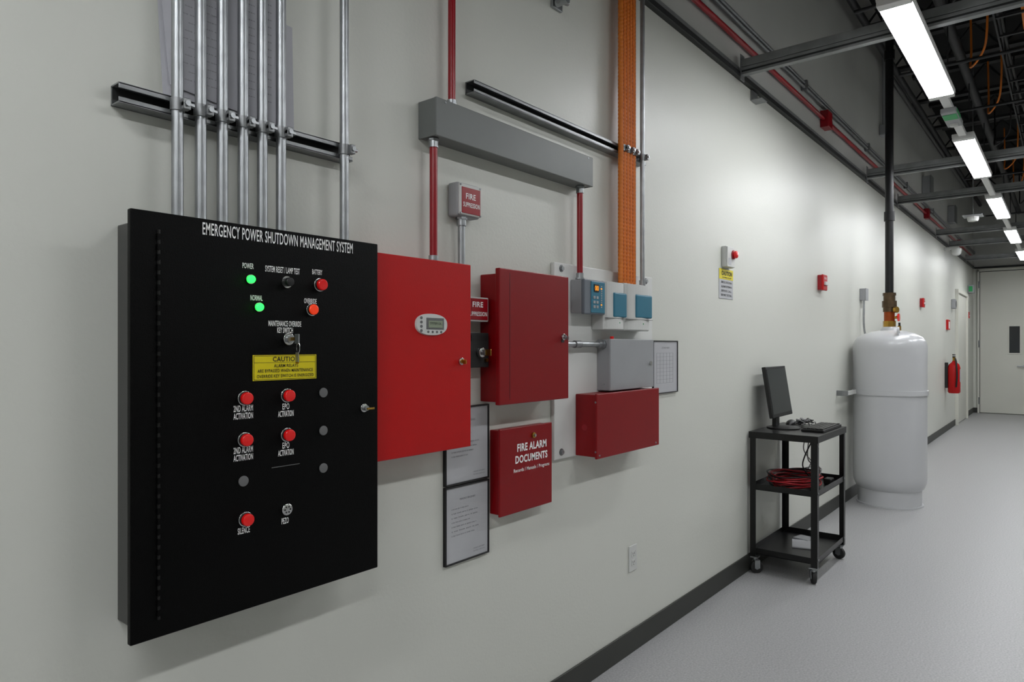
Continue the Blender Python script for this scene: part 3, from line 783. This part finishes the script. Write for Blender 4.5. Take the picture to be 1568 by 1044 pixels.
sweep('hanging_cable_2', [(4.30, -0.33, HT-0.04), (4.31, -0.28, 0.70), (4.38, -0.25, 0.62), (4.45, -0.28, 0.54)], 0.004, M['blk'], q, 8)
sweep('hanging_cable_3', [(4.40, -0.28, HT-0.03), (4.45, -0.26, 0.66), (4.55, -0.30, 0.60), (4.58, -0.28, 0.52)], 0.004, M['cabg'], q, 8)
sweep('hanging_cable_4', [(4.45, -0.25, HT-0.03), (4.43, -0.24, 0.72), (4.50, -0.28, 0.63), (4.62, -0.26, 0.60), (4.60, -0.22, 0.52)], 0.0035, M['cabg'], q, 8)
q = root('coiled_cables', (4.40, -0.22, 0.503))
for i in range(17):
    a0 = random.random()*6; R1 = 0.14+0.07*random.random(); R2 = 0.10+0.05*random.random()
    cxx = 4.34+0.04*random.random(); cyy = -0.215+0.02*random.random(); zb = 0.510+0.0045*i
    sweep('coil_%d' % i, [(cxx+R1*math.cos(a0+t_), cyy+R2*math.sin(a0+t_), zb+0.006*math.sin(3*t_)) for t_ in [j*0.5 for j in range(16)]], 0.0045, M['cabr'] if i % 3 != 1 else M['blk'], q, 8, n=3)
for i in range(6):
    R1 = 0.05+0.02*random.random(); a0 = random.random()*6
    sweep('coil_grey_%d' % i, [(4.64+R1*math.cos(a0+t_), -0.22+R1*math.sin(a0+t_), 0.511+0.010*i+0.015*abs(math.sin(t_))) for t_ in [j*0.5 for j in range(14)]], 0.0035, M['cabg'] if i % 2 else M['blk'], q, 8, n=3)
box('black_adapter', 4.52, 4.60, -0.375, -0.33, 0.504, 0.54, M['blk'], q, 0.006)
q = root('paper_packet', (4.50, -0.2, 0.118))
box('booklet', 4.38, 4.56, -0.28, -0.16, 0.1185, 0.126, M['paper'], q, 0.001, Matrix.Rotation(0.3, 4, 'Z'))
box('bag', 4.56, 4.66, -0.24, -0.14, 0.1185, 0.130, M['lgrey'], q, 0.004, Matrix.Rotation(-0.2, 4, 'Z'))

# ------------------------------------------------------------------ ceiling struts
def strut_y(x, z=2.945):
    c = root('ceiling_strut', (x, -2.5, z+0.04))
    y0, y1 = YR+0.02, -0.034
    box('lower_channel', x-0.02, x+0.02, y0, y1, z, z+0.042, M['darks'], c, 0.002)
    box('upper_channel', x-0.02, x+0.02, y0, y1, z+0.045, z+0.090, M['darks'], c, 0.002)
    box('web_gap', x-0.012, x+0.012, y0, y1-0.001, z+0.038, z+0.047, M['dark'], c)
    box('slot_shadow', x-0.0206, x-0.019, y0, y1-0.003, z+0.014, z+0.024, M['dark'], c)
    box('wall_bracket', x-0.03, x+0.03, -0.036, -0.031, z-0.03, z+0.12, M['galvd'], c, 0.002)
    for y in (-1.9, -3.4, -4.8):
        cyl('hanger_rod', (x, y, z+0.08), (x, y, ZC), 0.005, M['darks'], c, 8)
SX = [-3.6, -1.1, 1.4, 3.95, 7.15, 8.66, 11.5, 12.9, 15.2]
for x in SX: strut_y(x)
# small wall bracket below first strut
b = root('wall_clip', (4.22, -0.02, 2.90))
box('plate', 4.17, 4.27, -0.012, 0, 2.87, 2.932, M['galvd'], b, 0.002)
box('tab', 4.17, 4.27, -0.07, -0.005, 2.87, 2.876, M['galvd'], b, 0.002)

# ------------------------------------------------------------------ light fixtures
def fixture(x0, yc, ln=1.42, zb=2.90):
    f = root('linear_light_fixture', (x0+ln/2, yc, zb+0.03))
    hw = 0.060
    box('housing', x0-0.06, x0+ln+0.06, yc-0.070, yc+0.070, zb+0.022, zb+0.045, M['fix'], f, 0.003)
    box('lens', x0, x0+ln, yc-hw, yc+hw, zb, zb+0.021, M['lamp'], f)
    box('rail_left', x0-0.02, x0+ln+0.02, yc+hw+0.0005, yc+hw+0.008, zb+0.008, zb+0.03, M['fix'], f)
    box('rail_right', x0-0.02, x0+ln+0.02, yc-hw-0.008, yc-hw-0.0005, zb+0.008, zb+0.03, M['fix'], f)
    box('end_cap_near', x0-0.06, x0-0.0005, yc-hw-0.008, yc+hw+0.008, zb-0.002, zb+0.03, M['fix'], f, 0.004)
    box('end_cap_far', x0+ln+0.0005, x0+ln+0.06, yc-hw-0.008, yc+hw+0.008, zb-0.002, zb+0.03, M['fix'], f, 0.004)
for x in [-4.1, -1.5, 3.5, 6.1, 8.7, 11.25, 13.85]: fixture(x, -0.905)
for x in [-4.1, -1.4, 1.35, 3.9, 6.5, 9.1, 11.65]: fixture(x, -2.15)
rw = root('lighting_raceway', (5, -0.905, 2.95))
for i, (a, bq) in enumerate(((5.0, 6.03), (7.60, 8.63), (10.20, 11.18), (12.75, 13.78))):
    box('connector_%d' % i, a, bq, -0.93, -0.88, 2.918, 2.9449, M['fix'], rw, 0.003)
box('occupancy_sensor_body', 5.25, 5.62, -0.95, -0.86, 2.885, 2.919, M['lgrey'], rw, 0.006)
box('green_label', 5.30, 5.42, -0.945, -0.865, 2.882, 2.886, M['greenl'], rw)
box('side_label', 5.27, 5.45, -0.953, -0.949, 2.89, 2.912, M['greenl'], rw)
cyl('sensor_eye', (5.55, -0.905, 2.87), (5.55, -0.905, 2.886), 0.025, M['white'], rw)
# ------------------------------------------------------------------ upper wall services
rp = root('red_wall_conduit', (9.0, -0.03, 3.15))
cyl('tube', (2.0, -0.025, 3.145), (XE-0.01, -0.025, 3.145), 0.0155, M['redc'], rp)
for x in (5.75, 10.7, 14.2):
    box('junction_box', x-0.065, x+0.065, -0.06, -0.001, 3.08, 3.21, M['redc'], rp, 0.004)
gc = root('wall_conduit_run', (9.0, -0.03, 3.26))
cyl('tube_1', (2.0, -0.025, 3.245), (XE-0.01, -0.025, 3.245), 0.011, M['galvd'], gc)
cyl('tube_2', (2.0, -0.025, 3.275), (XE-0.01, -0.025, 3.275), 0.011, M['galvd'], gc)
for x in (3.3, 5.2, 7.2, 9.2, 11.2): box('strap', x-0.015, x+0.015, -0.045, 0, 3.225, 3.295, M['galvd'], gc, 0.002)
vc = root('vertical_conduit_drop', (7.9, -0.03, 3.9))
cyl('tube', (7.9, -0.035, 3.62), (7.9, -0.035, ZC), 0.02, M['lgrey'], vc)
box('end_box', 7.84, 7.96, -0.075, 0, 3.53, 3.64, M['lgrey'], vc, 0.01)
for x in (10.6, 13.1):
    vc = root('upper_junction_box', (x, -0.05, 3.48))
    box('box', x-0.12, x+0.12, -0.1, -0.0005, 3.35, 3.62, M['lgrey'], vc, 0.01)
    box('cover', x-0.125, x+0.125, -0.106, -0.1, 3.345, 3.625, M['grey'], vc, 0.002)

# ceiling services
cs = root('ceiling_joists', (6, -2.6, 4.6))
for i in range(17):
    x = -4.5+i*1.3
    if x > XE-0.1: continue
    box('joist_bottom_%d' % i, x-0.05, x+0.05, YR, 0, 4.38, 4.41, M['cpipe'], cs)
    box('joist_top_%d' % i, x-0.05, x+0.05, YR, 0, 4.70, 4.74, M['cpipe'], cs)
    for j in range(10):
        y = -0.25-j*0.5
        cyl('web_%d_%d' % (i, j), (x, y+0.25, 4.40), (x, y, 4.71), 0.011, M['cpipe'], cs, 6)
        cyl('webb_%d_%d' % (i, j), (x, y, 4.71), (x, y-0.25, 4.40), 0.011, M['cpipe'], cs, 6)
cs = root('sprinkler_pipes', (6, -0.5, 4.2))
for i, (y, z, rr) in enumerate(((-0.12, 4.22, 0.03), (-0.45, 4.05, 0.022), (-0.75, 4.0, 0.04), (-1.05, 4.15, 0.02))):
    cyl('pipe_%d' % i, (XB+0.01, y, z), (XE-0.01, y, z), rr, M['cpipe'], cs, 16)
for i in range(8):
    x = 5.0+1.55*i
    cyl('cross_pipe_%d' % i, (x, -0.40, 3.6+0.05*(i % 3)), (x, -4.8, 3.6+0.05*(i % 3)), 0.014, M['cpipe'], cs, 10)
    cyl('cross_hanger_%d' % i, (x, -0.75, 3.6), (x, -0.75, 3.98), 0.006, M['cpipe'], cs, 6)
# black duct and ladder tray with a couple of orange cables
du = root('ventilation_duct', (10, -1.75, 4.05))
box('duct_body', 4.5, XE-0.02, -2.0, -1.50, 3.85, 4.28, M['cpipe'], du, 0.01)
for i in range(10): box('duct_flange', 5.0+1.25*i, 5.04+1.25*i, -2.02, -1.48, 3.83, 4.30, M['cpipe'], du, 0.003)
ct = root('cable_tray', (9, -1.2, 3.85))
for y in (-1.08, -1.38):
    box('side_rail', 4.6, XE-0.02, y-0.006, y+0.006, 3.82, 3.89, M['cpipe'], ct)
for i in range(30):
    x = 4.7+0.4*i
    box('rung_%d' % i, x-0.012, x+0.012, -1.38, -1.08, 3.83, 3.845, M['cpipe'], ct)
for i in range(10):
    x = 4.9+1.25*i
    for y in (-1.08, -1.38): cyl('tray_hanger', (x, y, 3.88), (x, y, 4.40), 0.006, M['cpipe'], ct, 6)
for i, y in enumerate((-1.14, -1.27)):
    sweep('orange_tray_cable_%d' % i, [(4.6, y, 3.857), (7, y+0.02, 3.857), (10, y-0.02, 3.857), (13, y+0.01, 3.857), (16.5, y, 3.857)], 0.011, M['orange'] if i else M['blk'], ct, 8)
cs = root('orange_cable_drops', (8, -0.9, 4.1))
for i in range(7):
    x = 5.0+i*1.5+0.4*random.random(); y = -1.0
    y2 = -0.88+0.05*random.random()
    sweep('cable_%d' % i, [(x, y, 4.36), (x+0.05, y, 4.05), (x+0.16, y+0.03, 3.84), (x+0.32, y2, 3.76), (x+0.46, y2+0.01, 3.95), (x+0.5, y2+0.02, 4.36)], 0.009, M['orange'] if i % 3 else M['blk'], cs, 6, n=5)
sd = root('smoke_detector', (9.9, -0.72, 2.93))
lathe('body', 9.9, -0.62, [(0, 2.86), (0.05, 2.865), (0.06, 2.89), (0.06, 2.92), (0, 2.925)], M['white'], sd, 28)
box('mount_plate', 9.8, 10.0, -0.72, -0.52, 2.922, 2.935, M['lgrey'], sd, 0.003)
cyl('hanger', (9.9, -0.62, 2.93), (9.9, -0.62, 4.74), 0.006, M['darks'], sd, 8)

# ------------------------------------------------------------------ world, camera
wd = bpy.data.worlds.new('room_world'); SC.world = wd
wd.use_nodes = True
wd.node_tree.nodes['Background'].inputs['Color'].default_value = (0.9, 0.95, 1, 1)
wd.node_tree.nodes['Background'].inputs['Strength'].default_value = 0.05

cam = bpy.data.cameras.new('camera')
co = bpy.data.objects.new('camera', cam)
COL.objects.link(co)
co.location = (0, -1.514, 1.367)
th = math.atan(0.8153)
co.rotation_euler = (math.pi/2, 0, th-math.pi/2)
cam.sensor_width = 36
cam.lens = 24.0
cam.shift_y = 7/1568
cam.clip_start = 0.02
SC.camera = co
SC.view_settings.view_transform = 'Standard'
SC.view_settings.look = 'None'
